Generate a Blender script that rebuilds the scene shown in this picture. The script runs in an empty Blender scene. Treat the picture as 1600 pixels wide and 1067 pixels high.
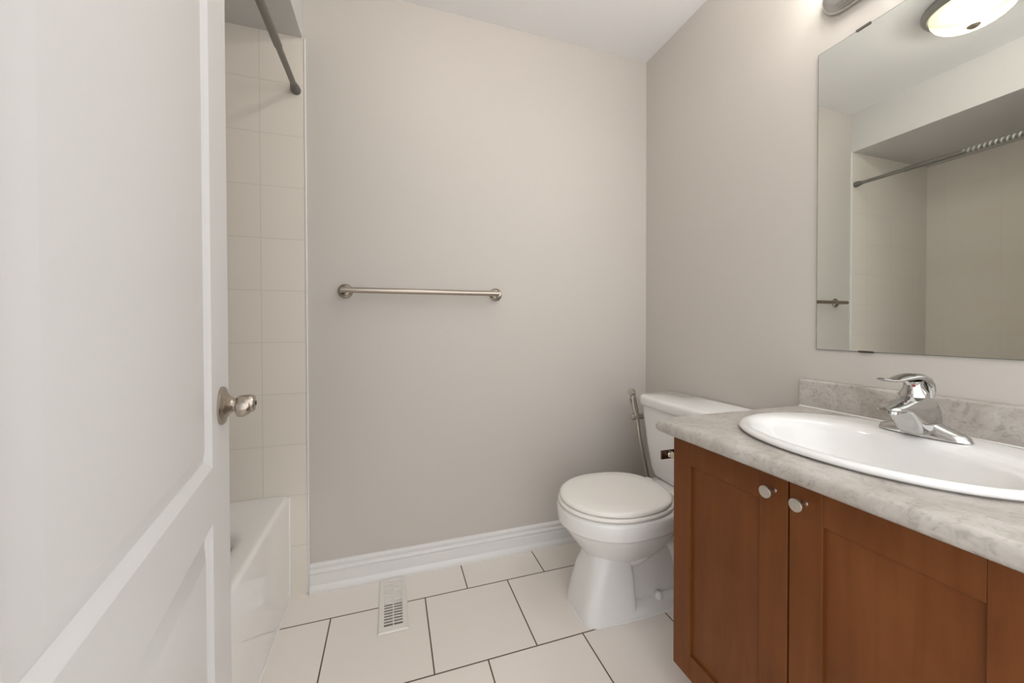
import bpy, bmesh, math
from mathutils import Vector, Matrix

C = bpy.context.scene
COL = C.collection
PI = math.pi
R = math.radians

# ------------------------------------------------------------------ camera
CAM = Vector((-1.2791, -1.6693, 1.0629))
YAW, PITCH, ROLL, FPX, CYP = 0.3110, -0.0114, -0.0020, 586.19, 516.05
fwd = Vector((math.sin(YAW)*math.cos(PITCH), math.cos(YAW)*math.cos(PITCH), math.sin(PITCH)))
rgt = Vector((math.cos(YAW), -math.sin(YAW), 0))
upv = rgt.cross(fwd)
r2 = rgt*math.cos(ROLL) + upv*math.sin(ROLL)
u2 = -rgt*math.sin(ROLL) + upv*math.cos(ROLL)
cd = bpy.data.cameras.new('camera')
cam = bpy.data.objects.new('camera', cd)
COL.objects.link(cam)
M = Matrix(((r2.x, u2.x, -fwd.x), (r2.y, u2.y, -fwd.y), (r2.z, u2.z, -fwd.z))).to_4x4()
M.translation = CAM
cam.matrix_world = M
cd.sensor_fit = 'HORIZONTAL'
cd.sensor_width = 36.0
cd.lens = FPX/1600*36.0
cd.shift_y = (CYP-533.5)/1600
cd.clip_start = 0.01
C.camera = cam

# ------------------------------------------------------------------ world (even fill glow standing for hall light, entering by the open side) and exposure
wd = bpy.data.worlds.new('World')
C.world = wd
wd.use_nodes = True
bg = wd.node_tree.nodes['Background']
bg.inputs[0].default_value = (0.985, 0.99, 1.0, 1)
bg.inputs[1].default_value = 1.85
vs = C.view_settings
vs.view_transform = 'Standard'
vs.look = 'None'
vs.gamma = 1
vs.exposure = 0.10
vs.use_curve_mapping = False
CEILING_LAMP = 7.0     # watts of the bulb behind the ceiling dome
VANITY_LAMP = 20.0      # radiance of each vanity shade

# ------------------------------------------------------------------ materials
def nm(name):
    m = bpy.data.materials.new(name)
    m.use_nodes = True
    nt = m.node_tree
    return m, nt, nt.nodes['Principled BSDF']

def setp(p, col, rough, metal=0.0, coat=0.0, spec=0.5):
    p.inputs['Base Color'].default_value = (*col, 1)
    p.inputs['Roughness'].default_value = rough
    p.inputs['Metallic'].default_value = metal
    p.inputs['Coat Weight'].default_value = coat
    p.inputs['Coat Roughness'].default_value = 0.05
    p.inputs['Specular IOR Level'].default_value = spec

def node(nt, t, **kw):
    n = nt.nodes.new(t)
    for k, v in kw.items():
        setattr(n, k, v)
    return n

def bump_noise(nt, p, scale, strength, dist=0.002, detail=3):
    tc = node(nt, 'ShaderNodeTexCoord')
    nz = node(nt, 'ShaderNodeTexNoise')
    nz.inputs['Scale'].default_value = scale
    nz.inputs['Detail'].default_value = detail
    b = node(nt, 'ShaderNodeBump')
    b.inputs['Strength'].default_value = strength
    b.inputs['Distance'].default_value = dist
    nt.links.new(tc.outputs['Object'], nz.inputs['Vector'])
    nt.links.new(nz.outputs['Fac'], b.inputs['Height'])
    nt.links.new(b.outputs['Normal'], p.inputs['Normal'])

def simple(name, col, rough, metal=0.0, coat=0.0, spec=0.5, bump=None):
    m, nt, p = nm(name)
    setp(p, col, rough, metal, coat, spec)
    if bump:
        bump_noise(nt, p, *bump)
    return m

def ramp(nt, fac, stops):
    r = node(nt, 'ShaderNodeValToRGB')
    e = r.color_ramp.elements
    while len(e) < len(stops):
        e.new(0.5)
    for i, (pos, c) in enumerate(stops):
        e[i].position = pos
        e[i].color = (*c, 1)
    nt.links.new(fac, r.inputs['Fac'])
    return r.outputs['Color']

M_wall = simple('wall_paint', (0.585, 0.546, 0.502), 0.55, bump=(90, 0.06))
M_ceil = simple('ceiling_paint', (0.89, 0.89, 0.90), 0.7, bump=(60, 0.06))
M_trim = simple('trim_paint', (0.78, 0.77, 0.755), 0.32, bump=(30, 0.03))
M_door = simple('door_paint', (0.68, 0.675, 0.67), 0.30, bump=(40, 0.05))
M_porc = simple('porcelain', (0.83, 0.82, 0.805), 0.08, coat=0.6)
M_seat = simple('seat_plastic', (0.88, 0.855, 0.81), 0.22)
M_tub = simple('tub_enamel', (0.89, 0.875, 0.855), 0.10, coat=0.5)
M_caulk = simple('caulk', (0.84, 0.83, 0.80), 0.4)
M_chrome = simple('chrome', (0.55, 0.54, 0.525), 0.09, 1.0)
M_nickel = simple('brushed_nickel', (0.45, 0.40, 0.345), 0.27, 1.0)
M_steel = simple('brushed_steel', (0.57, 0.53, 0.48), 0.27, 1.0)
M_satin = simple('satin_nickel', (0.66, 0.62, 0.56), 0.34, 1.0)
M_rod = simple('rod_metal', (0.26, 0.255, 0.235), 0.32, 1.0)
M_rim = simple('rim_metal', (0.34, 0.335, 0.32), 0.35, 1.0)
M_rubber = simple('grey_rubber', (0.15, 0.145, 0.135), 0.55)
M_dark = simple('flat_black', (0.05, 0.045, 0.04), 0.8)
M_duct_shade = simple('duct_shade_tone', (0.23, 0.21, 0.18), 0.6)  # dark tone for the shade inside the open duct
M_vent = simple('register_enamel', (0.80, 0.765, 0.72), 0.35)
M_red = simple('dot_red', (0.25, 0.03, 0.02), 0.4)
M_chrome_refl = simple('chrome_wood_reflection', (0.115, 0.06, 0.04), 0.25, 0.8)  # chrome with the brown reflection of the cabinet put into its colour
M_cream = simple('cream_plastic', (0.62, 0.53, 0.38), 0.35)
M_edge = simple('mirror_edge', (0.10, 0.13, 0.11), 0.2)
M_clip = simple('clip_metal', (0.22, 0.20, 0.18), 0.35, 1.0)
M_label = simple('paper_wrap', (0.50, 0.495, 0.48), 0.5)
M_mirror = simple('mirror_silver', (0.875, 0.90, 0.865), 0.0, 1.0)

def glow(name, col, strength, rough=0.3):
    m, nt, p = nm(name)
    setp(p, col, rough)
    p.inputs['Emission Color'].default_value = (*col, 1)
    p.inputs['Emission Strength'].default_value = strength
    return m
def dome_mat():
    m, nt, p = nm('dome_glass')
    setp(p, (0.75, 0.70, 0.56), 0.25)
    p.inputs['Emission Color'].default_value = (1.0, 0.95, 0.80, 1)
    p.inputs['Emission Strength'].default_value = 0.13
    tr = node(nt, 'ShaderNodeBsdfTransparent')
    tr.inputs[0].default_value = (1.0, 0.97, 0.92, 1)
    tl = node(nt, 'ShaderNodeBsdfTranslucent')
    tl.inputs[0].default_value = (0.11, 0.10, 0.075, 1)
    m1 = node(nt, 'ShaderNodeMixShader'); m1.inputs[0].default_value = 0.35
    nt.links.new(p.outputs[0], m1.inputs[1]); nt.links.new(tl.outputs[0], m1.inputs[2])
    m2 = node(nt, 'ShaderNodeMixShader'); m2.inputs[0].default_value = 0.55
    nt.links.new(m1.outputs[0], m2.inputs[1]); nt.links.new(tr.outputs[0], m2.inputs[2])
    nt.links.new(m2.outputs[0], nt.nodes['Material Output'].inputs['Surface'])
    return m
M_dome = dome_mat()
M_shade = glow('shade_glass', (1.0, 0.975, 0.93), VANITY_LAMP)

def brick_mat(name, axes, offset, width, height, mortar, off, tile, grout, rough, grout_rough, bump, var=0.02):
    """tile surface: brick pattern on two object axes"""
    m, nt, p = nm(name)
    setp(p, tile, rough)
    tc = node(nt, 'ShaderNodeTexCoord')
    sp = node(nt, 'ShaderNodeSeparateXYZ')
    nt.links.new(tc.outputs['Object'], sp.inputs[0])
    cb = node(nt, 'ShaderNodeCombineXYZ')
    for i in range(2):
        a = node(nt, 'ShaderNodeMath', operation='ADD')
        a.inputs[1].default_value = offset[i]
        nt.links.new(sp.outputs[axes[i]], a.inputs[0])
        nt.links.new(a.outputs[0], cb.inputs[i])
    bk = node(nt, 'ShaderNodeTexBrick')
    bk.offset = off
    bk.offset_frequency = 2
    bk.inputs['Scale'].default_value = 1.0
    bk.inputs['Brick Width'].default_value = width
    bk.inputs['Row Height'].default_value = height
    bk.inputs['Mortar Size'].default_value = mortar
    bk.inputs['Mortar Smooth'].default_value = 0.15
    bk.inputs['Bias'].default_value = 0.0
    bk.inputs['Color1'].default_value = (*[c*(1-var) for c in tile], 1)
    bk.inputs['Color2'].default_value = (*[c*(1+var) for c in tile], 1)
    bk.inputs['Mortar'].default_value = (*grout, 1)
    nt.links.new(cb.outputs[0], bk.inputs['Vector'])
    nt.links.new(bk.outputs['Color'], p.inputs['Base Color'])
    mr = node(nt, 'ShaderNodeMapRange')
    mr.inputs['To Min'].default_value = rough
    mr.inputs['To Max'].default_value = grout_rough
    nt.links.new(bk.outputs['Fac'], mr.inputs['Value'])
    nt.links.new(mr.outputs[0], p.inputs['Roughness'])
    b = node(nt, 'ShaderNodeBump', invert=True)
    b.inputs['Strength'].default_value = bump
    b.inputs['Distance'].default_value = 0.0015
    nt.links.new(bk.outputs['Fac'], b.inputs['Height'])
    nt.links.new(b.outputs['Normal'], p.inputs['Normal'])
    return m
M_floor = brick_mat('floor_tile', (0, 1), (1.495, 0.1774), 0.336, 0.3409, 0.0025, 0.5,
                    (0.86, 0.80, 0.74), (0.12, 0.09, 0.065), 0.28, 0.8, 0.35)
M_tile_x = brick_mat('wall_tile_back', (0, 2), (1.7529, 0.0047), 0.254, 0.2011, 0.0011, 0.0,
                     (0.78, 0.725, 0.65), (0.61, 0.56, 0.49), 0.25, 0.6, 0.5, 0.01)
M_tile_y = brick_mat('wall_tile_side', (1, 2), (0.10, 0.0047), 0.254, 0.2011, 0.0011, 0.0,
                     (0.78, 0.725, 0.65), (0.69, 0.64, 0.57), 0.25, 0.5, 0.3, 0.01)

def wood_mat():
    m, nt, p = nm('stained_maple')
    setp(p, (0.14, 0.055, 0.018), 0.42, spec=0.22)
    tc = node(nt, 'ShaderNodeTexCoord')
    mp = node(nt, 'ShaderNodeMapping')
    mp.inputs['Scale'].default_value = (14, 14, 1.6)
    nt.links.new(tc.outputs['Object'], mp.inputs['Vector'])
    n1 = node(nt, 'ShaderNodeTexNoise')
    n1.inputs['Scale'].default_value = 2.2
    n1.inputs['Detail'].default_value = 7
    n1.inputs['Roughness'].default_value = 0.6
    n1.inputs['Distortion'].default_value = 0.6
    nt.links.new(mp.outputs[0], n1.inputs['Vector'])
    n2 = node(nt, 'ShaderNodeTexNoise')
    n2.inputs['Scale'].default_value = 5
    n2.inputs['Detail'].default_value = 3
    nt.links.new(tc.outputs['Object'], n2.inputs['Vector'])
    mx = node(nt, 'ShaderNodeMath', operation='ADD')
    nt.links.new(n1.outputs['Fac'], mx.inputs[0])
    nt.links.new(n2.outputs['Fac'], mx.inputs[1])
    hv = node(nt, 'ShaderNodeMath', operation='MULTIPLY')
    hv.inputs[1].default_value = 0.5
    nt.links.new(mx.outputs[0], hv.inputs[0])
    col = ramp(nt, hv.outputs[0], [(0.30, (0.120, 0.037, 0.0085)), (0.52, (0.165, 0.053, 0.0125)), (0.72, (0.210, 0.073, 0.020))])
    nt.links.new(col, p.inputs['Base Color'])
    b = node(nt, 'ShaderNodeBump')
    b.inputs['Strength'].default_value = 0.05
    b.inputs['Distance'].default_value = 0.001
    nt.links.new(n1.outputs['Fac'], b.inputs['Height'])
    nt.links.new(b.outputs['Normal'], p.inputs['Normal'])
    return m
M_wood = wood_mat()

def laminate_mat():
    m, nt, p = nm('stone_laminate')
    setp(p, (0.45, 0.42, 0.39), 0.30)
    tc = node(nt, 'ShaderNodeTexCoord')
    n1 = node(nt, 'ShaderNodeTexNoise')
    n1.inputs['Scale'].default_value = 11
    n1.inputs['Detail'].default_value = 8
    n1.inputs['Roughness'].default_value = 0.62
    n1.inputs['Distortion'].default_value = 1.1
    n2 = node(nt, 'ShaderNodeTexNoise')
    n2.inputs['Scale'].default_value = 55
    n2.inputs['Detail'].default_value = 6
    n2.inputs['Distortion'].default_value = 1.8
    nt.links.new(tc.outputs['Object'], n1.inputs['Vector'])
    nt.links.new(tc.outputs['Object'], n2.inputs['Vector'])
    c1 = ramp(nt, n1.outputs['Fac'], [(0.30, (0.36, 0.325, 0.29)), (0.50, (0.47, 0.44, 0.405)), (0.68, (0.56, 0.535, 0.505))])
    c2 = ramp(nt, n2.outputs['Fac'], [(0.30, (0.72, 0.70, 0.68)), (0.46, (0.98, 0.97, 0.96)), (0.75, (1.06, 1.04, 1.02))])
    mx = node(nt, 'ShaderNodeMix', data_type='RGBA', blend_type='MULTIPLY')
    mx.inputs[0].default_value = 1.0
    nt.links.new(c1, mx.inputs[6])
    nt.links.new(c2, mx.inputs[7])
    nt.links.new(mx.outputs[2], p.inputs['Base Color'])
    return m
M_lam = laminate_mat()

# ------------------------------------------------------------------ geometry helpers
class G:
    """collects shapes in world coordinates, linked as one mesh object"""
    def __init__(s):
        s.v, s.f = [], []
    def add(s, vs_, fs):
        o = len(s.v)
        s.v += [Vector(p) for p in vs_]
        s.f += [tuple(i+o for i in f) for f in fs]
        return s
    def box(s, x0, x1, y0, y1, z0, z1):
        x0, x1 = sorted((x0, x1)); y0, y1 = sorted((y0, y1)); z0, z1 = sorted((z0, z1))
        return s.add([(x0, y0, z0), (x1, y0, z0), (x1, y1, z0), (x0, y1, z0), (x0, y0, z1), (x1, y0, z1), (x1, y1, z1), (x0, y1, z1)],
                     [(3, 2, 1, 0), (4, 5, 6, 7), (0, 1, 5, 4), (1, 2, 6, 5), (2, 3, 7, 6), (3, 0, 4, 7)])
    def loft(s, rings, cap0=True, cap1=True, closed=False):
        n = len(rings[0]); o = len(s.v)
        for r in rings:
            s.v += [Vector(p) for p in r]
        k = len(rings)
        for i in range(k if closed else k-1):
            a, b = o+i*n, o+((i+1) % k)*n
            for j in range(n):
                s.f.append((a+j, a+(j+1) % n, b+(j+1) % n, b+j))
        if not closed:
            if cap0: s.f.append(tuple(o+j for j in reversed(range(n))))
            if cap1: s.f.append(tuple(o+(k-1)*n+j for j in range(n)))
        return s
    def lathe(s, prof, origin, axis, n=32, caps=True):
        """prof: (radius, distance along axis)"""
        a = Vector(axis).normalized()
        t = Vector((0, 0, 1)) if abs(a.z) < 0.9 else Vector((1, 0, 0))
        e1 = a.cross(t).normalized(); e2 = a.cross(e1)
        o = Vector(origin)
        rings = [[o+a*d+(e1*math.cos(2*PI*j/n)+e2*math.sin(2*PI*j/n))*max(r, 1e-5) for j in range(n)] for r, d in prof]
        return s.loft(rings, caps, caps)
    def tube(s, path, rad, n=16, flat=1.0, upv=(0, 0, 1)):
        """rad: one radius or one per point; flat scales the section along upv"""
        P = [Vector(p) for p in path]
        rings = []
        for i, p in enumerate(P):
            d = (P[min(i+1, len(P)-1)]-P[max(i-1, 0)]).normalized()
            t = Vector(upv)
            if abs(d.dot(t)) > 0.98: t = Vector((1, 0, 0))
            e1 = d.cross(t).normalized(); e2 = e1.cross(d)
            r = rad[i] if isinstance(rad, (list, tuple)) else rad
            rings.append([p+e1*math.cos(2*PI*j/n)*r+e2*math.sin(2*PI*j/n)*r*flat for j in range(n)])
        return s.loft(rings)
    def prism(s, poly, axis, a0, a1):
        """poly: 2-D outline in the two other axes, swept along one axis"""
        def mk(q, a):
            if axis == 'x': return (a, q[0], q[1])
            if axis == 'y': return (q[0], a, q[1])
            return (q[0], q[1], a)
        return s.loft([[mk(q, a0) for q in poly], [mk(q, a1) for q in poly]])

def smooth_path(pts, n=8):
    """Catmull-Rom through the points"""
    P = [Vector(p) for p in pts]; out = []
    for i in range(len(P)-1):
        p0, p1, p2, p3 = P[max(i-1, 0)], P[i], P[i+1], P[min(i+2, len(P)-1)]
        for k in range(n):
            t = k/n
            out.append(0.5*((2*p1)+(p2-p0)*t+(2*p0-5*p1+4*p2-p3)*t*t+(3*p1-p0-3*p2+p3)*t**3))
    out.append(P[-1])
    return out

def wloc(o):
    v = Vector((0, 0, 0))
    while o is not None:
        v += o.location
        o = o.parent
    return v

def obj(name, g, mat, parent=None, angle=35, bevel=0.0, seg=2, local=False, subsurf=0):
    me = bpy.data.meshes.new(name)
    o = bpy.data.objects.new(name, me)
    COL.objects.link(o)
    off = Vector((0, 0, 0))
    if parent is not None:
        o.parent = parent
        if not local: off = wloc(parent)
    me.from_pydata([tuple(p-off) for p in g.v], [], g.f)
    bm = bmesh.new(); bm.from_mesh(me)
    bmesh.ops.recalc_face_normals(bm, faces=bm.faces)
    bm.to_mesh(me); bm.free()
    me.materials.append(mat)
    me.polygons.foreach_set('use_smooth', [True]*len(me.polygons))
    if not subsurf:
        me.set_sharp_from_angle(angle=R(angle))
    if bevel:
        b = o.modifiers.new('bevel', 'BEVEL')
        b.width = bevel; b.segments = seg; b.limit_method = 'ANGLE'; b.angle_limit = R(40)
        b.harden_normals = False
    if subsurf:
        m = o.modifiers.new('sub', 'SUBSURF'); m.levels = subsurf; m.render_levels = subsurf
    return o

def thing(name, label, cat, loc=(0, 0, 0), group=None):
    o = bpy.data.objects.new(name, None)
    COL.objects.link(o)
    o.location = loc
    o['label'] = label; o['category'] = cat
    if group: o['group'] = group
    o.empty_display_size = 0.05
    return o

def tag(o, label, cat):
    o['label'] = label; o['category'] = cat
    return o

def struct(name, g, mat, label=None, cat=None, **kw):
    o = obj(name, g, mat, **kw)
    o['kind'] = 'structure'
    if label: o['label'] = label; o['category'] = cat
    return o

# ------------------------------------------------------------------ measures of the room
H = 2.44            # ceiling
XT = -1.6006        # right edge of the tile surround
XA = -2.3987        # long tiled wall of the tub alcove
YF = -1.545         # inner face of the wall with the doorway
ZB = 2.193          # underside of the bulkhead over the tub
DX0, DX1, DZ = -1.475, -0.72, 2.05   # doorway

# ------------------------------------------------------------------ the setting
struct('floor', G().box(XA-0.1, 0.1, YF-0.12, 0.1, -0.05, 0.0), M_floor, 'white square floor tiles with dark grout in a staggered pattern', 'floor')
M_hall_block = simple('hall_light_block', (0.40, 0.34, 0.28), 0.4, bump=(8, 0.1))
struct('floor_hall_light_block', G().box(XA-0.1, 0.6, -4.6, YF-0.12, -0.05, 0.0), M_hall_block)  # unseen hall floor, added to hold back world light from below
struct('ceiling', G().box(XA-0.1, 0.1, YF-0.12, 0.1, H, H+0.05), M_ceil, 'plain white painted ceiling', 'ceiling')
struct('wall_back', G().box(XA-0.1, 0.1, 0.0, 0.1, 0, H), M_wall, 'plain greige wall facing the camera behind the towel bar', 'wall')
struct('wall_right', G().box(0.0, 0.1, YF-0.12, 0.0, 0, H), M_wall, 'plain greige wall behind the mirror and toilet', 'wall')
struct('wall_left', G().box(XA-0.1, XA-0.006, YF-0.12, 0.0, 0, H), M_wall)
fw = G().box(XA-0.006, DX0, YF-0.12, YF, 0, H)      # the rest of this wall is left out to let the world fill in
struct('wall_front', fw, M_wall)
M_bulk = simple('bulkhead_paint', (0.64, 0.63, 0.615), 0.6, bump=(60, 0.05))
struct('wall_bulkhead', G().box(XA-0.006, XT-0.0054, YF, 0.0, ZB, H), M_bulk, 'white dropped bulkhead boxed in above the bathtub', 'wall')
# tile surround in the tub alcove, one slab per wall
struct('wall_tile_back', G().box(XA, XT, -0.006, 0.0, 0.0, ZB), M_tile_x, 'cream ceramic tile on the back wall of the tub alcove', 'wall tile')
struct('wall_tile_left', G().box(XA-0.006, XA, YF, -0.0, 0.0, ZB), M_tile_y, 'cream ceramic tile along the long wall of the tub, seen in the mirror', 'wall tile')
struct('wall_tile_front', G().box(XA, XT, YF, YF+0.006, 0.0, ZB), M_tile_x)
# white edge strip closing the tile
struct('trim_1', G().box(XT-0.0005, XT+0.006, -0.009, 0.0, 0.0, ZB), M_trim, 'narrow white strip edging the tile beside the greige wall', 'trim', bevel=0.002)
# baseboards: profile in (distance from the wall, height)
BP = [(0, 0), (0.0235, 0), (0.0245, 0.007), (0.0225, 0.015), (0.0185, 0.022), (0.0140, 0.026), (0.0130, 0.028), (0.0130, 0.066), (0.0105, 0.068),
      (0.0105, 0.072), (0.0150, 0.076), (0.0160, 0.081), (0.0135, 0.086), (0.0090, 0.089), (0.0090, 0.095), (0.0120, 0.099),
      (0.0125, 0.104), (0.0110, 0.109), (0.0070, 0.1125), (0, 0.1135)]
struct('baseboard_back', G().prism([(-d, z) for d, z in BP], 'x', XT+0.0065, -0.001), M_trim, 'white moulded baseboard along the back wall', 'baseboard', angle=25)
struct('baseboard_right', G().prism([(-d, z) for d, z in BP], 'y', -0.024, -0.80), M_trim, 'white moulded baseboard behind the toilet', 'baseboard', angle=25)
# door frame in the front wall
jb = G().box(DX0, DX0+0.012, YF-0.12, YF, 0, DZ).box(DX0-0.055, DX0, YF, YF+0.014, 0, DZ+0.055)
struct('trim_2', jb, M_trim)

# ------------------------------------------------------------------ door: local x runs from the free edge to the hinge, local y is out of the visible face
door = thing('door_1', 'white two-panel door standing open at left with a nickel handle', 'door')
door['kind'] = 'structure'
ang = R(-9.5)
dirv = Vector((math.sin(ang), math.cos(ang), 0))       # hinge -> free edge
nrm = Vector((math.cos(ang), -math.sin(ang), 0))       # out of the visible face
EDGE = Vector((-1.57323, -0.83018, 0.0))
DM = Matrix(((-dirv.x, nrm.x, 0, EDGE.x), (-dirv.y, nrm.y, 0, EDGE.y), (0, 0, 1, 0.0), (0, 0, 0, 1)))
# a proper rotation needs right handed axes: x = -dirv, y = nrm, z = x cross y
zc_ = (-dirv).cross(nrm)
SZ = 1.0 if zc_.z > 0 else -1.0
DW, DT = 0.70, 0.035
def dl(u, h, z):
    """door coordinates (from the free edge, out of the face, height) -> world"""
    return EDGE - dirv*u + nrm*h + Vector((0, 0, z))
def rect(u0, u1, z0, z1, h):
    return [dl(u0, h, z0), dl(u1, h, z0), dl(u1, h, z1), dl(u0, h, z1)]
def panel_face(g, outer, panels, sign):
    """face of the door with its sunk mouldings; sign +1 visible face, -1 back face"""
    h0 = 0.0 if sign > 0 else -DT
    u0, u1, z0, z1 = outer
    pu0, pu1 = panels[0][0], panels[0][1]
    zs = [z0]
    for p in panels: zs += [p[2], p[3]]
    zs.append(z1)
    def quad(a, b, c, d):
        g.add(rect(a, b, c, d, h0), [(0, 1, 2, 3)])
    quad(u0, pu0, z0, z1); quad(pu1, u1, z0, z1)
    for i in range(0, len(zs), 2):
        quad(pu0, pu1, zs[i], zs[i+1])
    for (a, b, c, d) in panels:
        steps = [(0, 0), (0.0015, -0.0006), (0.0060, -0.0036), (0.0075, -0.0042), (0.0135, -0.0086), (0.0150, -0.0089), (0.0165, -0.0087), (0.0390, -0.0016), (0.0405, -0.0014)]
        rings = [rect(a+i, b-i, c+i, d-i, h0+sign*h) for i, h in steps]
        g.loft(rings, False, True)
g = G()
PAN = [(0.125, 0.575, 0.205, 0.748), (0.125, 0.575, 0.837, 1.905)]
panel_face(g, (0, DW, 0.012, 2.035), PAN, 1)
panel_face(g, (0, DW, 0.012, 2.035), PAN, -1)
for (a, b) in (((0, 0.012), (0, 2.035)), ((DW, 0.012), (DW, 2.035)), ((0, 0.012), (DW, 0.012)), ((0, 2.035), (DW, 2.035))):
    g.add([dl(a[0], 0, a[1]), dl(b[0], 0, b[1]), dl(b[0], -DT, b[1]), dl(a[0], -DT, a[1])], [(0, 1, 2, 3)])
door.location = dl(DW, 0, 0.0)
obj('door_leaf', g, M_door, door, angle=22)
# handle
HZ, HU = 0.925, 0.062
hc = dl(HU, 0, HZ)
hd = bpy.data.objects.new('door_handle', None)
g = G().lathe([(0.0, 0.0), (0.033, 0.0), (0.0335, 0.003), (0.031, 0.006), (0.022, 0.009), (0.0155, 0.013), (0.0125, 0.018)], hc, nrm, 36)
hnd = obj('door_handle', g, M_nickel, door, angle=40)
hnd['label'] = 'satin nickel handle with round backplate'
g = G().lathe([(0.0115, 0.010), (0.0115, 0.022), (0.014, 0.024), (0.0155, 0.028), (0.016, 0.040), (0.015, 0.047), (0.012, 0.0495), (0.0, 0.050)], hc+Vector((0, 0, 0.0)), nrm, 32)
# turned-down grip of the handle
def dring(u, h, z, a, b, n=16):
    return [dl(u+a*math.cos(2*PI*j/n), h, z+b*math.sin(2*PI*j/n)) for j in range(n)]
g.loft([dring(HU+0.004, 0.021, HZ-0.004, 0.010, 0.010), dring(HU+0.006, 0.024, HZ-0.006, 0.014, 0.015), dring(HU+0.007, 0.033, HZ-0.006, 0.015, 0.016),
        dring(HU+0.006, 0.042, HZ-0.004, 0.013, 0.013), dring(HU+0.004, 0.045, HZ-0.003, 0.009, 0.009)])
obj('knob', g, M_nickel, hnd, angle=45)
g = G().lathe([(0.004, 0.049), (0.004, 0.0515), (0.0, 0.052)], hc, nrm, 12)
obj('privacy_pin', g, M_dark, hnd)
for hz in (0.25, 1.05, 1.85):
    g = G().lathe([(0.006, 0), (0.006, 0.09)], dl(DW+0.004, 0.004, hz), (0, 0, 1), 12)
    obj('hinge', g, M_satin, door)

# ------------------------------------------------------------------ bathtub
def rrect(x0, x1, y0, y1, r, z, k=6):
    """rounded rectangle with 4*(k+1) points"""
    out = []
    for cx, cy, a0 in ((x1-r, y1-r, 0), (x0+r, y1-r, PI/2), (x0+r, y0+r, PI), (x1-r, y0+r, 1.5*PI)):
        for i in range(k+1):
            a = a0+PI/2*i/k
            out.append((cx+r*math.cos(a), cy+r*math.sin(a), z))
    return out
TX0, TX1, TY0, TY1 = XA+0.001, -1.6643, YF+0.0075, -0.0075
tub = thing('bathtub', 'white glossy bathtub with flat apron in the tiled alcove behind the door', 'bathtub', ((TX0+TX1)/2, (TY0+TY1)/2, 0))
rings = [rrect(TX0, TX1, TY0, TY1, 0.003, 0.0), rrect(TX0, TX1, TY0, TY1, 0.003, 0.385)]
for i in range(1, 6):
    a = PI/2*i/5
    d = 0.015*(1-math.cos(a))
    rings.append(rrect(TX0+0.0, TX1-d, TY0, TY1, 0.004, 0.385+0.015*math.sin(a)))
ox0, ox1, oy0, oy1 = -2.335, -1.735, -1.42, -0.205
rings += [rrect(TX0, TX1-0.019, TY0, TY1, 0.004, 0.4002), rrect(TX0+0.004, TX1-0.024, TY0+0.004, TY1-0.004, 0.006, 0.4002), rrect(ox0-0.024, ox1+0.024, oy0-0.024, oy1+0.024, 0.15, 0.4002), rrect(ox0-0.014, ox1+0.014, oy0-0.014, oy1+0.014, 0.147, 0.3995), rrect(ox0, ox1, oy0, oy1, 0.14, 0.396), rrect(ox0+0.012, ox1-0.012, oy0+0.012, oy1-0.014, 0.13, 0.380),
          rrect(ox0+0.03, ox1-0.03, oy0+0.04, oy1-0.05, 0.12, 0.25), rrect(ox0+0.06, ox1-0.06, oy0+0.07, oy1-0.12, 0.11, 0.10),
          rrect(ox0+0.10, ox1-0.10, oy0+0.11, oy1-0.17, 0.09, 0.065)]
obj('tub_shell', G().loft(rings), M_tub, tub, angle=50)
g = G().tube([(TX1+0.002, TY0+0.02, 0.0), (TX1+0.002, TY1, 0.0)], 0.004, 8)
obj('caulk_bead', g, M_caulk, tub)
g = G().tube([(TX1+0.0, TY1+0.001, 0.0), (TX1+0.0, TY1+0.001, 0.392)], 0.004, 8)
obj('caulk_bead', g, M_caulk, tub)
g = G().lathe([(0.0, 0.0), (0.026, 0.0), (0.026, 0.004), (0.018, 0.006), (0, 0.006)], (-2.03, -1.15, 0.0655), (0, 0, 1), 24)
obj('drain', g, M_chrome, tub)

# ------------------------------------------------------------------ shower rod
RX, RZ = -1.628, 1.984
rod = thing('shower_rod', 'grey metal tension shower rod spanning the tub under the bulkhead', 'curtain rod', (RX, -0.008, RZ))
obj('inner_tube', G().lathe([(0.0105, 0.01), (0.0105, 0.30)], (RX, -0.007, RZ), (0, -1, 0), 24), M_rod, rod)
obj('outer_tube', G().lathe([(0.0105, 0.245), (0.0128, 0.247), (0.0128, 1.52)], (RX, -0.007, RZ), (0, -1, 0), 24), M_rod, rod)
capp = [(0.0, 0.0), (0.0165, 0.0), (0.0175, 0.004), (0.0165, 0.020), (0.0150, 0.028), (0.0125, 0.036), (0.0120, 0.045), (0.0106, 0.045)]
obj('end_cap', G().lathe(capp, (RX, -0.0062, RZ), (0, -1, 0), 24), M_rubber, rod)
obj('end_cap', G().lathe(capp, (RX, YF+0.0062, RZ), (0, 1, 0), 24), M_rubber, rod)
g = G()
hel = []
n = 260
for i in range(n+1):
    a = 2*PI*18*i/n
    y = -0.50-0.34*i/n
    hel.append((y, a))
vv, ff = [], []
for i, (y, a) in enumerate(hel):
    for dy, rr in ((-0.0035, 0.0126), (0.0035, 0.0126), (0.0035, 0.0132), (-0.0035, 0.0132)):
        vv.append((RX+rr*math.cos(a), y+dy, RZ+rr*math.sin(a)))
for i in range(n):
    for k in range(4):
        ff.append((4*i+k, 4*i+(k+1) % 4, 4*i+4+(k+1) % 4, 4*i+4+k))
w = obj('spiral_wrap', g.add(vv, ff), M_label, rod)
w['label'] = 'pale spiral wrapping strip'

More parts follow.
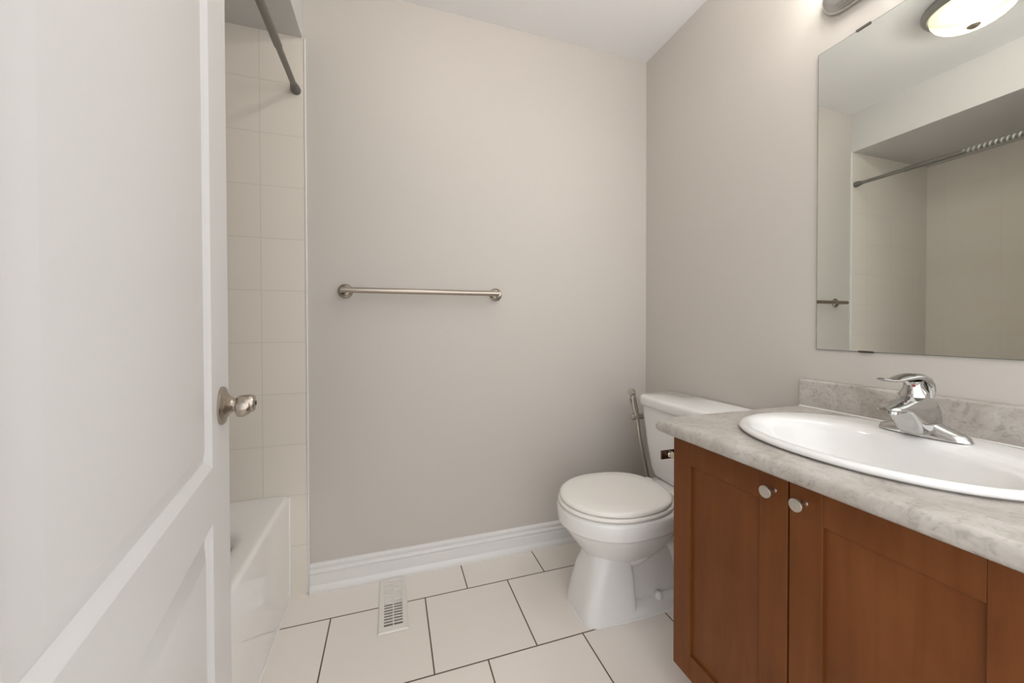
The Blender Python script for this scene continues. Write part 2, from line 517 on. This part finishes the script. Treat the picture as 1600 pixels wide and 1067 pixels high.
# ------------------------------------------------------------------ towel bar
TBX0, TBX1, TBZ, TBY = -1.457, -0.822, 1.2065, -0.062
tb = thing('towel_bar', 'brushed nickel towel bar mounted on the greige back wall', 'towel bar', ((TBX0+TBX1)/2, 0, TBZ))
obj('bar', G().lathe([(0.0, -0.001), (0.008, 0.0), (0.0112, 0.003), (0.0112, abs(TBX1-TBX0)+0.010), (0.008, abs(TBX1-TBX0)+0.013), (0.0, abs(TBX1-TBX0)+0.014)], (TBX0-0.013, TBY, TBZ), (1, 0, 0.0), 20), M_nickel, tb, angle=40)
for x in (TBX0, TBX1):
    g = G().lathe([(0.0, 0.0), (0.0290, 0.0), (0.0295, 0.003), (0.0275, 0.0065), (0.0215, 0.009), (0.0195, 0.011), (0.0185, 0.014), (0.0150, 0.016)], (x, -0.0, TBZ), (0, -1, 0), 32)
    f = obj('flange', g, M_nickel, tb, angle=40)
    g = G().lathe([(0.0115, 0.014), (0.0105, 0.020), (0.0105, 0.060)], (x, 0, TBZ), (0, -1, 0), 24)
    obj('post', g, M_nickel, f, angle=40)

# ------------------------------------------------------------------ floor register
VX0, VX1, VY0, VY1 = -1.331, -1.226, -0.3155, -0.024
vent = thing('floor_register', 'cream metal floor register with slots set beside the baseboard', 'floor vent', ((VX0+VX1)/2, (VY0+VY1)/2, 0))
sx0, sx1, sy0, sy1 = -1.3105, -1.2455, -0.288, -0.050
g = G()
zt = 0.0065
def plate_frame(g):
    o_ = [(VX0, VY0), (VX1, VY0), (VX1, VY1), (VX0, VY1)]
    i_ = [(sx0, sy0), (sx1, sy0), (sx1, sy1), (sx0, sy1)]
    g.loft([[(x, y, 0.0008) for x, y in i_], [(x, y, 0.0008) for x, y in o_], [(x, y, 0.0025) for x, y in o_],
            [(x+(0.004 if x < -1.28 else -0.004), y+(0.004 if y < -0.2 else -0.004), zt) for x, y in o_], [(x, y, zt) for x, y in i_]], closed=True)
plate_frame(g)
obj('faceplate', g, M_vent, vent, angle=20)
NS = 17
g = G()
pitch = (sy1-sy0)/NS
for i in range(1, NS):
    y = sy0+pitch*i
    g.box(sx0-0.001, sx1+0.001, y-0.0024, y+0.0024, 0.003, zt-0.0002)
g.box((sx0+sx1)/2-0.002, (sx0+sx1)/2+0.002, sy0-0.001, sy1+0.001, 0.0028, zt-0.0001)
obj('grille', g, M_vent, vent)
ymid = sy0+pitch*8.4
obj('duct_shade', G().box(sx0-0.002, sx1+0.002, sy0-0.002, ymid, 0.0003, 0.0010), M_duct_shade, vent)  # thin dark sheet in place of a hole, painted as the duct's shade
obj('damper', G().box(sx0-0.002, sx1+0.002, ymid, sy1+0.002, 0.0012, 0.0032), M_vent, vent)

# ------------------------------------------------------------------ toilet (s = distance from the right wall, so X = -s)
TYC = -0.42
def egg(sf, sc, sb, half, z, ef=2.0, eb=2.6, n=48):
    out = []
    for j in range(n):
        t = 2*PI*j/n
        c, s_ = math.cos(t), math.sin(t)
        e = ef if c >= 0 else eb
        px = abs(c)**(2/e)*(sf-sc if c >= 0 else -(sc-sb))
        py = math.copysign(abs(s_)**(2/e), s_)*half
        out.append((-(sc+px+0.011*min(1, max(0, (z-0.22)/0.1))), TYC+py, z))
    return out
toilet = thing('toilet', 'white two-piece toilet with closed lid between the back wall and vanity', 'toilet', (-0.4, TYC, 0))
g = G()
g.loft([egg(0.56, 0.43, 0.30, 0.070, 0.180), egg(0.582, 0.44, 0.27, 0.090, 0.205), egg(0.612, 0.45, 0.24, 0.120, 0.240), egg(0.640, 0.46, 0.22, 0.150, 0.285),
        egg(0.659, 0.468, 0.21, 0.170, 0.318), egg(0.664, 0.47, 0.205, 0.174, 0.329), egg(0.676, 0.47, 0.20, 0.184, 0.336), egg(0.679, 0.47, 0.20, 0.186, 0.36),
        egg(0.679, 0.47, 0.20, 0.186, 0.382), egg(0.675, 0.47, 0.205, 0.182, 0.391), egg(0.664, 0.47, 0.215, 0.172, 0.395)])
# front column of the pedestal
g.loft([egg(0.637, 0.535, 0.425, 0.104, 0.000, 4.2, 12), egg(0.632, 0.535, 0.428, 0.102, 0.03, 4.2, 12), egg(0.615, 0.530, 0.431, 0.097, 0.09, 4.2, 12),
        egg(0.598, 0.52, 0.434, 0.091, 0.15, 3.8, 12), egg(0.588, 0.51, 0.436, 0.086, 0.19, 2.8, 8), egg(0.586, 0.50, 0.42, 0.086, 0.225, 2.6, 6)])
# base flange, trapway block and shelf under the tank
g.loft([egg(0.60, 0.36, 0.10, 0.104, 0.0, 4, 4), egg(0.598, 0.36, 0.102, 0.103, 0.022, 4, 4), egg(0.585, 0.36, 0.112, 0.094, 0.036, 4, 4), egg(0.56, 0.36, 0.13, 0.07, 0.042, 4, 4)])
g.loft([egg(0.48, 0.34, 0.12, 0.066, 0.02, 4, 4), egg(0.48, 0.33, 0.11, 0.064, 0.10, 4, 4), egg(0.48, 0.31, 0.09, 0.062, 0.20, 4, 4), egg(0.48, 0.29, 0.06, 0.075, 0.28, 4, 4),
        egg(0.42, 0.24, 0.045, 0.105, 0.345, 4, 5), egg(0.36, 0.2, 0.035, 0.118, 0.375, 4, 5), egg(0.34, 0.2, 0.03, 0.118, 0.398, 4, 5), egg(0.33, 0.2, 0.036, 0.112, 0.403, 4, 5)])
for sgn in (-1, 1):
    pth = smooth_path([(-0.48, TYC+sgn*0.035, 0.19), (-0.40, TYC+sgn*0.046, 0.215), (-0.33, TYC+sgn*0.050, 0.27), (-0.25, TYC+sgn*0.05, 0.265), (-0.205, TYC+sgn*0.048, 0.19), (-0.19, TYC+sgn*0.046, 0.10), (-0.185, TYC+sgn*0.046, 0.03)], 6)
    g.tube(pth, [0.042+0.010*math.sin(PI*i/(len(pth)-1)) for i in range(len(pth))], 16)
bowl = obj('bowl', g, M_porc, toilet, angle=48)
g = G()
for z, s_ in ((0.0, 0.010), (0.004, 0.006)):
    pass
g.loft([egg(0.645, 0.36, 0.09, 0.111, 0.0002, 3.4, 4), egg(0.644, 0.36, 0.091, 0.110, 0.003, 3.4, 4), egg(0.634, 0.36, 0.10, 0.10, 0.006, 3.4, 4)])
obj('caulk_bead', g, M_caulk, bowl)
for sgn in (-1, 1):
    g = G().lathe([(0.0145, 0.0), (0.0145, 0.010), (0.0125, 0.020), (0.0075, 0.0255), (0.0, 0.027)], (-0.324, TYC+sgn*0.080, 0.034), (0, 0, 1), 20)
    obj('bolt_cap', g, M_porc, toilet, angle=60)
# seat and lid
g = G().loft([egg(0.664, 0.465, 0.240, 0.172, 0.3965, 2, 2.5), egg(0.674, 0.465, 0.236, 0.181, 0.3985, 2, 2.5), egg(0.676, 0.465, 0.236, 0.183, 0.404, 2, 2.5), egg(0.672, 0.465, 0.238, 0.180, 0.410, 2, 2.5), egg(0.66, 0.465, 0.246, 0.17, 0.4115, 2, 2.5)])
obj('seat', g, M_seat, toilet, angle=60)
g = G().loft([egg(0.660, 0.465, 0.254, 0.171, 0.4135, 2, 2.5), egg(0.668, 0.465, 0.248, 0.179, 0.416, 2, 2.5), egg(0.669, 0.465, 0.247, 0.180, 0.423, 2, 2.5), egg(0.664, 0.465, 0.252, 0.176, 0.429, 2, 2.5),
              egg(0.650, 0.465, 0.262, 0.164, 0.4325, 2, 2.5), egg(0.60, 0.465, 0.31, 0.12, 0.4345, 2, 2.4), egg(0.50, 0.465, 0.42, 0.04, 0.435, 2, 2.2)])
obj('lid', g, M_seat, toilet, angle=60)
for sgn in (-1, 1):
    g = G().tube([(-0.250, TYC+sgn*0.070-0.014, 0.4145), (-0.250, TYC+sgn*0.070+0.014, 0.4145)], 0.0085, 14).box(-0.262, -0.240, TYC+sgn*0.070-0.012, TYC+sgn*0.070+0.012, 0.402, 0.4125)
    obj('hinge', g, M_seat, toilet, bevel=0.002)
# tank
def tank_ring(s0, s1, half, r, z, bow=0.012, k=7, m=8):
    """back at s0, bowed front at s1"""
    pts = []
    def arc(cx, cy, a0):
        return [(cx+r*math.cos(a0+PI/2*i/k), cy+r*math.sin(a0+PI/2*i/k)) for i in range(k+1)]
    rb = min(r, 0.02)
    loop = arc(s1-r, half-r, 0)
    loop += [(s0, half), (s0, -half)]
    loop += arc(s1-r, -half+r, 1.5*PI)
    a, b = loop[-1], loop[0]
    loop += [(s1, a[1]+(b[1]-a[1])*i/m) for i in range(1, m)]
    out = []
    for s_, y in loop:
        w_ = max(0.0, (s_-s0)/(s1-s0))
        out.append((-(s_-bow*(abs(y)/half)**2*w_), TYC+y, z))
    return out
g = G().loft([tank_ring(0.020, 0.175, 0.145, 0.045, 0.402), tank_ring(0.016, 0.186, 0.160, 0.045, 0.408), tank_ring(0.014, 0.193, 0.172, 0.045, 0.44), tank_ring(0.012, 0.200, 0.193, 0.045, 0.55),
              tank_ring(0.012, 0.206, 0.208, 0.045, 0.66), tank_ring(0.012, 0.207, 0.211, 0.045, 0.704)])
obj('tank', g, M_porc, toilet, angle=45)
g = G().loft([tank_ring(0.010, 0.211, 0.211, 0.045, 0.7045), tank_ring(0.008, 0.217, 0.217, 0.049, 0.708), tank_ring(0.006, 0.220, 0.220, 0.050, 0.716), tank_ring(0.006, 0.220, 0.220, 0.050, 0.738),
              tank_ring(0.007, 0.217, 0.217, 0.049, 0.747), tank_ring(0.010, 0.208, 0.208, 0.046, 0.752)])
obj('tank_lid', g, M_porc, toilet, angle=45)

# ------------------------------------------------------------------ bidet sprayer
BY = -0.183
sp = thing('bidet_sprayer', 'brushed steel bidet sprayer hanging in a bracket on the toilet tank side', 'bidet sprayer', (-0.2, BY, 0.64))
g = G().box(-0.165, -0.145, -0.2075, -0.2045, 0.612, 0.7035).tube([(-0.222, BY, 0.6405), (-0.215, BY, 0.6405), (-0.155, BY, 0.6405), (-0.148, BY, 0.6405)], [0.0135, 0.0150, 0.0150, 0.0145], 20)
g.box(-0.163, -0.147, -0.2055, BY, 0.632, 0.649)
obj('bracket', g, M_steel, sp, angle=40, bevel=0.001)
pth = smooth_path([(-0.190, BY-0.004, 0.628), (-0.198, BY-0.004, 0.66), (-0.208, BY-0.004, 0.70), (-0.214, BY-0.004, 0.735), (-0.216, BY-0.004, 0.752)], 5)
n = len(pth)
g = G().tube(pth, [0.0105+0.0035*min(1, i/(n*0.35))-0.003*max(0, (i/n-0.6)/0.4) for i in range(n)], 18)
g.lathe([(0.010, -0.014), (0.016, -0.005), (0.018, 0.004), (0.016, 0.011), (0.0, 0.012)], (-0.219, BY-0.004, 0.755), (-0.85, -0.25, 0.35), 20)
hnd2 = obj('spray_handle', g, M_steel, sp, angle=45)
g = G().tube(smooth_path([(-0.224, BY-0.004, 0.735), (-0.228, BY-0.004, 0.722), (-0.2225, BY-0.004, 0.705), (-0.211, BY-0.004, 0.690)], 4), 0.0045, 10)
obj('trigger', g, M_steel, hnd2)
pth = smooth_path([(-0.1895, BY-0.004, 0.630), (-0.182, BY-0.003, 0.58), (-0.163, BY, 0.49), (-0.140, BY, 0.40), (-0.118, BY+0.005, 0.32), (-0.09, BY+0.01, 0.245), (-0.055, BY+0.01, 0.20), (-0.025, BY+0.01, 0.19), (-0.001, BY+0.01, 0.19)], 8)
obj('hose', G().tube(pth, 0.0085, 12), M_steel, sp)

# ------------------------------------------------------------------ vanity cabinet
VY_L, VY_R = -0.802, YF+0.002
XD = -0.5204
van = thing('vanity_cabinet', 'brown stained wood vanity cabinet with two shaker doors', 'vanity cabinet', (-0.26, (VY_L+VY_R)/2, 0))
g = G().box(-0.5005, -0.002, VY_L, VY_L-0.018, 0.1084, 0.7675)
g.box(-0.5005, -0.002, VY_R+0.018, VY_R, 0.1084, 0.7675).box(-0.5005, -0.002, VY_L-0.018, VY_R+0.018, 0.1084, 0.126).box(-0.012, -0.002, VY_L-0.018, VY_R+0.018, 0.126, 0.7675)
g.box(-0.5005, -0.4815, VY_L-0.018, VY_R+0.018, 0.715, 0.7675).box(-0.5005, -0.4815, -1.103, -1.145, 0.126, 0.715).box(-0.5005, -0.4815, -1.44, VY_R+0.018, 0.126, 0.715)
obj('carcass', g, M_wood, van, bevel=0.001)
obj('toe_kick', G().box(-0.440, -0.425, VY_L-0.0, VY_R, 0.0, 0.1084).box(-0.425, -0.002, VY_L, VY_L-0.018, 0.0, 0.1084), M_wood, van)
obj('end_filler', G().box(XD+0.002, -0.5005, -1.4525, VY_R, 0.1084, 0.7675), M_wood, van)
def vanity_door(y0, y1, kn_y):
    """y0 left (far) edge, y1 right edge"""
    z0, z1 = 0.1095, 0.7530
    st = 0.061
    g = G().box(XD, XD+0.019, y0, y0-st, z0, z1).box(XD, XD+0.019, y1, y1+st, z0, z1)
    g.box(XD+0.0003, XD+0.0187, y0-st, y1+st, 0.6885, z1).box(XD+0.0003, XD+0.0187, y0-st, y1+st, z0, 0.1755)
    d = obj('door', g, M_wood, van, bevel=0.0012)
    obj('panel', G().box(XD+0.0075, XD+0.0145, y0-st, y1+st, 0.1755, 0.6885), M_wood, d)
    k = G().lathe([(0.0055, 0.0), (0.0042, 0.002), (0.0036, 0.006), (0.0036, 0.018), (0.0060, 0.0205), (0.0115, 0.0220), (0.0128, 0.0235), (0.0128, 0.0265), (0.0121, 0.0275), (0.0, 0.0278)], (XD, kn_y, 0.7195), (-1, 0, 0), 28)
    obj('knob', k, M_satin, d, angle=40)
vanity_door(-0.8025, -1.1225, -1.0945)
vanity_door(-1.1265, -1.4495, -1.1560)

# ------------------------------------------------------------------ countertop with a hole for the basin
SCX, SCY = -0.292, -1.149
def cast(x0, x1, y0, y1, z, n=96, a=None, b=None):
    """points of a rectangle (or, with a and b, an ellipse) seen from the basin centre at equal steps, corners kept"""
    cs = [math.atan2(y-SCY, x-SCX) % (2*PI) for x, y in ((XC0, CYR), (0.0, CYR), (0.0, CYL), (XC0, CYL))]
    an = [2*PI*j/n for j in range(n)]
    for c_ in cs:
        j = min(range(n), key=lambda q: abs(((an[q]-c_+PI) % (2*PI))-PI))
        an[j] = c_
    out = []
    for t in an:
        c, s_ = math.cos(t), math.sin(t)
        if a:
            q = 1/math.sqrt((c/a)**2+(s_/b)**2)
        else:
            q = min(((x1-SCX)/c if c > 1e-9 else (x0-SCX)/c if c < -1e-9 else 1e9), ((y1-SCY)/s_ if s_ > 1e-9 else (y0-SCY)/s_ if s_ < -1e-9 else 1e9))
        out.append((SCX+c*q, SCY+s_*q, z))
    return out
XC0, CYL, CYR, ZC = -0.5785, -0.7975, YF+0.001, 0.8035
ct = thing('countertop', 'mottled beige grey laminate countertop with backsplash on the vanity', 'countertop', (-0.29, (CYL+CYR)/2, 0.768))
rings = [cast(0, 0, 0, 0, 0.768, a=0.205, b=0.252), cast(XC0+0.012, -0.0015, CYR, CYL, 0.768)]
for i in range(9):
    a_ = -PI/2+PI*i/8*0.5*2
    d = 0.0155*(1-math.cos(a_))
    z = 0.7835+0.0155*math.sin(a_) if a_ < 0 else 0.7835+0.02*math.sin(a_)
    rings.append(cast(XC0+d, -0.0015, CYR, CYL, z))
rings += [cast(0, 0, 0, 0, ZC, a=0.205, b=0.252)]
obj('worktop', G().loft(rings, closed=True), M_lam, ct, angle=50)
bsp = [(-0.0015, ZC-0.001), (-0.0185, ZC-0.001), (-0.0185, 0.884), (-0.0175, 0.8875), (-0.0150, 0.8897), (-0.0125, 0.890), (-0.0015, 0.890)]
obj('backsplash', G().prism([(x, z) for x, z in bsp], 'y', -0.7970, CYR), M_lam, ct, angle=40)
obj('caulk_bead', G().tube([(-0.0195, -0.7975, ZC+0.001), (-0.0195, CYR, ZC+0.001)], 0.0022, 8), M_caulk, ct)

# ------------------------------------------------------------------ basin
def ell(cx, a, b, z, n=72, cy=SCY, e=2.0):
    return [(cx+math.copysign(abs(math.cos(2*PI*j/n))**(2/e), math.cos(2*PI*j/n))*a, cy+math.copysign(abs(math.sin(2*PI*j/n))**(2/e), math.sin(2*PI*j/n))*b, z) for j in range(n)]
sink = thing('sink_basin', 'white oval drop-in basin set in the vanity countertop', 'sink', (SCX, SCY, ZC))
e_ = 2.15
rings = [ell(-0.300, 0.09, 0.13, 0.655, e=e_), ell(-0.300, 0.16, 0.21, 0.70, e=e_), ell(-0.292, 0.196, 0.243, 0.790, e=e_), ell(-0.292, 0.199, 0.246, 0.8038, e=e_), ell(-0.292, 0.2095, 0.2575, 0.8038, e=e_), ell(-0.292, 0.2100, 0.2580, 0.8066, e=e_), ell(-0.292, 0.2185, 0.2665, 0.8070, e=e_),
         ell(-0.292, 0.2208, 0.2688, 0.8095, e=e_), ell(-0.292, 0.2202, 0.2682, 0.8135, e=e_), ell(-0.292, 0.2165, 0.2645, 0.8170, e=e_), ell(-0.292, 0.2110, 0.2590, 0.8192, e=e_), ell(-0.292, 0.2050, 0.2530, 0.8195, e=e_),
         ell(-0.316, 0.1745, 0.240, 0.8178, e=e_), ell(-0.330, 0.157, 0.232, 0.8150, e=e_), ell(-0.334, 0.148, 0.224, 0.808, e=e_), ell(-0.335, 0.141, 0.215, 0.792, e=e_), ell(-0.333, 0.128, 0.196, 0.755, e=e_), ell(-0.330, 0.106, 0.16, 0.715, e=2),
         ell(-0.325, 0.07, 0.10, 0.690, e=2), ell(-0.322, 0.03, 0.035, 0.682, e=2)]
obj('basin', G().loft(rings), M_porc, sink, angle=60)
g = G().lathe([(0.0, 0.0), (0.023, 0.0), (0.023, 0.0025), (0.016, 0.004), (0.0, 0.0035)], (-0.322, SCY, 0.6822), (0, 0, 1), 28)
obj('drain', g, M_chrome, sink)

# ------------------------------------------------------------------ faucet
FX, FY, FZ = -0.150, -1.152, 0.8182
fc = thing('faucet', 'chrome single-lever faucet on the back ledge of the basin', 'faucet', (FX, FY, FZ))
# escutcheon: long rounded base rising to the middle
rings = []
n = 24
for i in range(n+1):
    t = -1+2*i/n
    y = FY+t*0.0775
    q = math.sqrt(max(0.0, 1-abs(t)**3.0))
    hw = 0.004+0.0205*q
    hh = 0.003+0.019*q+0.020*max(0.0, 1-abs(t)/0.75)**1.3
    sec = []
    for j in range(14):
        a = PI*j/13
        sec.append((FX+0.004-hw*math.copysign(abs(math.cos(a))**0.75, math.cos(a)), y, FZ+hh*math.sin(a)**0.8 if 0 < j < 13 else FZ))
    rings.append(sec)
obj('escutcheon', G().loft(rings), M_chrome, fc, angle=50)
# body and spout as one casting: sections along its run from the back to the lip
secs = [  # x, half width, z bottom, z top
    (-0.108, 0.012, 0.820, 0.850), (-0.116, 0.020, 0.819, 0.882), (-0.130, 0.0245, 0.819, 0.900), (-0.150, 0.0265, 0.819, 0.9085), (-0.172, 0.0265, 0.8195, 0.9095),
    (-0.190, 0.0260, 0.822, 0.9085), (-0.203, 0.0250, 0.832, 0.9065), (-0.214, 0.0240, 0.850, 0.9040), (-0.228, 0.0230, 0.868, 0.9010), (-0.245, 0.0225, 0.877, 0.8965),
    (-0.260, 0.0215, 0.879, 0.8925), (-0.270, 0.0185, 0.879, 0.8895), (-0.276, 0.0120, 0.880, 0.8870)]
rings = []
for x, hw, zb, zt_ in secs:
    zc_m, hz = (zb+zt_)/2, (zt_-zb)/2
    rings.append([(x, FY+math.copysign(abs(math.cos(a))**0.8, math.cos(a))*hw*(1.0-0.22*max(0, math.sin(a))), zc_m+math.copysign(abs(math.sin(a))**0.62, math.sin(a))*hz) for a in [2*PI*j/28 for j in range(28)]])
body = obj('spout', G().loft(rings), M_chrome, fc, angle=50)
obj('aerator', G().lathe([(0.0105, 0), (0.0105, 0.010), (0.009, 0.011), (0.0, 0.011)], (-0.253, FY, 0.882), (0, 0, -1), 20), M_chrome, body)
# lever: cap over the cartridge sweeping up and forward into a thin paddle
g = G()
g.lathe([(0.0245, 0.0), (0.0245, 0.004), (0.021, 0.010), (0.017, 0.018), (0.0155, 0.026), (0.017, 0.034)], (-0.178, FY, 0.9075), (-0.12, 0, 1), 28)
lev = [  # x, z, half width, half thickness
    (-0.128, 0.9005, 0.010, 0.004), (-0.1285, 0.915, 0.014, 0.006), (-0.136, 0.930, 0.0165, 0.0075), (-0.152, 0.9425, 0.018, 0.0085), (-0.172, 0.9480, 0.0185, 0.0085),
    (-0.195, 0.9495, 0.0180, 0.0078), (-0.218, 0.9480, 0.0165, 0.0062), (-0.240, 0.9455, 0.0145, 0.0046), (-0.258, 0.9445, 0.0130, 0.0036), (-0.274, 0.9460, 0.0125, 0.0030), (-0.286, 0.9485, 0.0105, 0.0026), (-0.291, 0.9500, 0.0060, 0.0018)]
rings = []
for i, (x, z, hw, ht) in enumerate(lev):
    a0, a1 = lev[max(i-1, 0)], lev[min(i+1, len(lev)-1)]
    d = Vector((a1[0]-a0[0], 0, a1[1]-a0[1])).normalized()
    nn = Vector((d.z, 0, -d.x))
    rings.append([Vector((x, FY, z))+Vector((0, 1, 0))*hw*math.cos(a)+nn*ht*math.copysign(abs(math.sin(a))**0.8, math.sin(a)) for a in [2*PI*j/20 for j in range(20)]])
g.loft(rings)
lv = obj('lever', g, M_chrome, fc, angle=50)
dd = Vector((-0.86, -0.5, 0.06)).normalized()
obj('temperature_dot', G().lathe([(0.0, 0.0), (0.003, 0.0), (0.003, 0.0012), (0, 0.0014)], Vector((-0.182, FY, 0.930))+dd*0.0150, dd, 14), M_red, lv)

# ------------------------------------------------------------------ wall mirror
MY0, MY1, MZ0, MZ1 = -0.8376, -1.440, 0.9877, 1.9057
mir = thing('wall_mirror', 'large frameless rectangular mirror clipped to the wall above the vanity', 'mirror', (0, (MY0+MY1)/2, MZ0))
obj('glass', G().box(-0.0050, -0.0006, MY0, MY1, MZ0, MZ1), M_edge, mir)
g = G().add([(-0.00505, MY0-0.0012, MZ0+0.0012), (-0.00505, MY1+0.0012, MZ0+0.0012), (-0.00505, MY1+0.0012, MZ1-0.0012), (-0.00505, MY0-0.0012, MZ1-0.0012)], [(0, 1, 2, 3)])
obj('reflective_face', g, M_mirror, mir)
for y, z, s_ in ((-0.956, MZ1, 1), (-1.32, MZ1, 1), (-0.968, MZ0, -1), (-1.32, MZ0, -1)):
    g = G().box(-0.0078, -0.0056, y+0.017, y-0.017, z-s_*0.0032, z+s_*0.002).box(-0.0078, -0.0006, y+0.017, y-0.017, z+s_*0.0005, z+s_*0.0022)
    obj('clip', g, M_clip, mir)

# ------------------------------------------------------------------ vanity light above the mirror
LY0, LY1, LZ = -0.852, -1.430, 2.046
vl = thing('vanity_light', 'chrome vanity light bar on the wall above the mirror', 'vanity light', (0, (LY0+LY1)/2, LZ))
def stad(x, y0, y1, z, r, k=10):
    return [(x, y0-r+r*math.cos(-PI/2+PI*i/k), z+r*math.sin(-PI/2+PI*i/k)) for i in range(k+1)] + [(x, y1+r+r*math.cos(PI/2+PI*i/k), z+r*math.sin(PI/2+PI*i/k)) for i in range(k+1)]
g = G().loft([stad(-0.0006, LY0, LY1, LZ, 0.058), stad(-0.012, LY0, LY1, LZ, 0.058), stad(-0.020, LY0-0.004, LY1+0.004, LZ, 0.054), stad(-0.026, LY0-0.012, LY1+0.012, LZ, 0.046), stad(-0.028, LY0-0.022, LY1+0.022, LZ, 0.036)])
obj('backplate', g, M_chrome, vl, angle=50)
for y in (-0.960, -1.1435, -1.327):
    pth = smooth_path([(-0.026, y, LZ-0.012), (-0.050, y, LZ-0.040), (-0.085, y, LZ-0.042), (-0.105, y, LZ-0.015), (-0.108, y, LZ+0.010)], 6)
    a = obj('arm', G().tube(pth, 0.0075, 14), M_chrome, vl)
    g = G().lathe([(0.008, 0.0), (0.020, 0.002), (0.024, 0.010), (0.026, 0.022)], (-0.108, y, LZ+0.008), (0, 0, 1), 24)
    obj('socket_cup', g, M_chrome, a, angle=45)
    g = G().lathe([(0.022, 0.0), (0.036, 0.012), (0.044, 0.035), (0.048, 0.065), (0.055, 0.095), (0.053, 0.095), (0.046, 0.066), (0.041, 0.036), (0.033, 0.014), (0.015, 0.004)], (-0.108, y, LZ+0.024), (0, 0, 1), 28)
    s_ = obj('glass_shade', g, M_shade, a, angle=60)
    s_['label'] = 'lit frosted glass shade'

# ------------------------------------------------------------------ ceiling light, seen in the mirror
CLX, CLY = -1.065, -0.75
cl = thing('ceiling_light', 'lit domed glass ceiling light with grey metal rim, reflected in the mirror', 'ceiling light', (CLX, CLY, H))
g = G().lathe([(0.0, 0.0), (0.136, 0.0), (0.146, 0.004), (0.152, 0.014), (0.152, 0.026), (0.146, 0.036), (0.136, 0.041), (0.129, 0.039), (0.126, 0.033)], (CLX, CLY, H-0.0005), (0, 0, -1), 56, caps=False)
obj('blackout_plate', G().lathe([(0.0, 0.028), (0.1275, 0.030), (0.1275, 0.032), (0.0, 0.032)], (CLX, CLY, H), (0, 0, -1), 48), M_dark, cl)  # black plate added inside so the lit dome washes out less
obj('rim', g, M_rim, cl, angle=40)
rings = []
n = 192
ld_ = bpy.data.lights.new('bulb', 'POINT')
ld_.energy = CEILING_LAMP; ld_.shadow_soft_size = 0.03; ld_.color = (1.0, 0.98, 0.95)
lo_ = bpy.data.objects.new('bulb', ld_)
COL.objects.link(lo_); lo_.parent = cl; lo_.location = (0.0, 0.0, -0.075)
for i in range(15):
    t = i/14
    r0 = 0.1285*math.cos(t*PI/2)**0.85 if i < 14 else 0.006
    z = H-0.034-0.084*math.sin(t*PI/2)
    rings.append([(CLX+(r0*(1+0.018*math.cos(24*2*PI*j/n)*min(1, 4*t)))*math.cos(2*PI*j/n), CLY+(r0*(1+0.018*math.cos(24*2*PI*j/n)*min(1, 4*t)))*math.sin(2*PI*j/n), z) for j in range(n)])
obj('glass_dome', G().loft(rings), M_dome, cl, angle=80)
g = G().lathe([(0.006, -0.004), (0.018, 0.0), (0.020, 0.004), (0.016, 0.009), (0.009, 0.013), (0.0, 0.015)], (CLX, CLY, H-0.116), (0, 0, -1), 24)
obj('finial', g, M_nickel, cl, angle=45)

# ------------------------------------------------------------------ roll holder on the vanity side, its end peeking out in front of the tank
tp = thing('paper_holder', 'chrome paper holder end tinted with a wood reflection sticking out from the vanity side by the tank', 'paper holder', (-0.455, VY_L, 0.68))
g = G().lathe([(0.0, 0.0), (0.022, 0.0), (0.022, 0.004), (0.012, 0.008), (0.0085, 0.012), (0.0085, 0.050)], (-0.455, VY_L+0.0, 0.680), (0, 1, 0), 22)
obj('mount', g, M_chrome_refl, tp, angle=40)
obj('end_plate', G().box(-0.5205, -0.440, -0.7530, -0.7480, 0.6670, 0.6930), M_chrome_refl, tp, bevel=0.001)
g = G().lathe([(0.0, 0.0), (0.0095, 0.0), (0.0105, 0.002), (0.0105, 0.006), (0.0085, 0.008), (0.0085, 0.010)], (-0.492, -0.7530, 0.681), (0, -1, 0), 20)
obj('collar', g, M_chrome, tp, angle=40)
obj('roller', G().lathe([(0.0085, 0.0), (0.0085, 0.036)], (-0.492, -0.7630, 0.681), (0, -1, 0), 20), M_cream, tp)
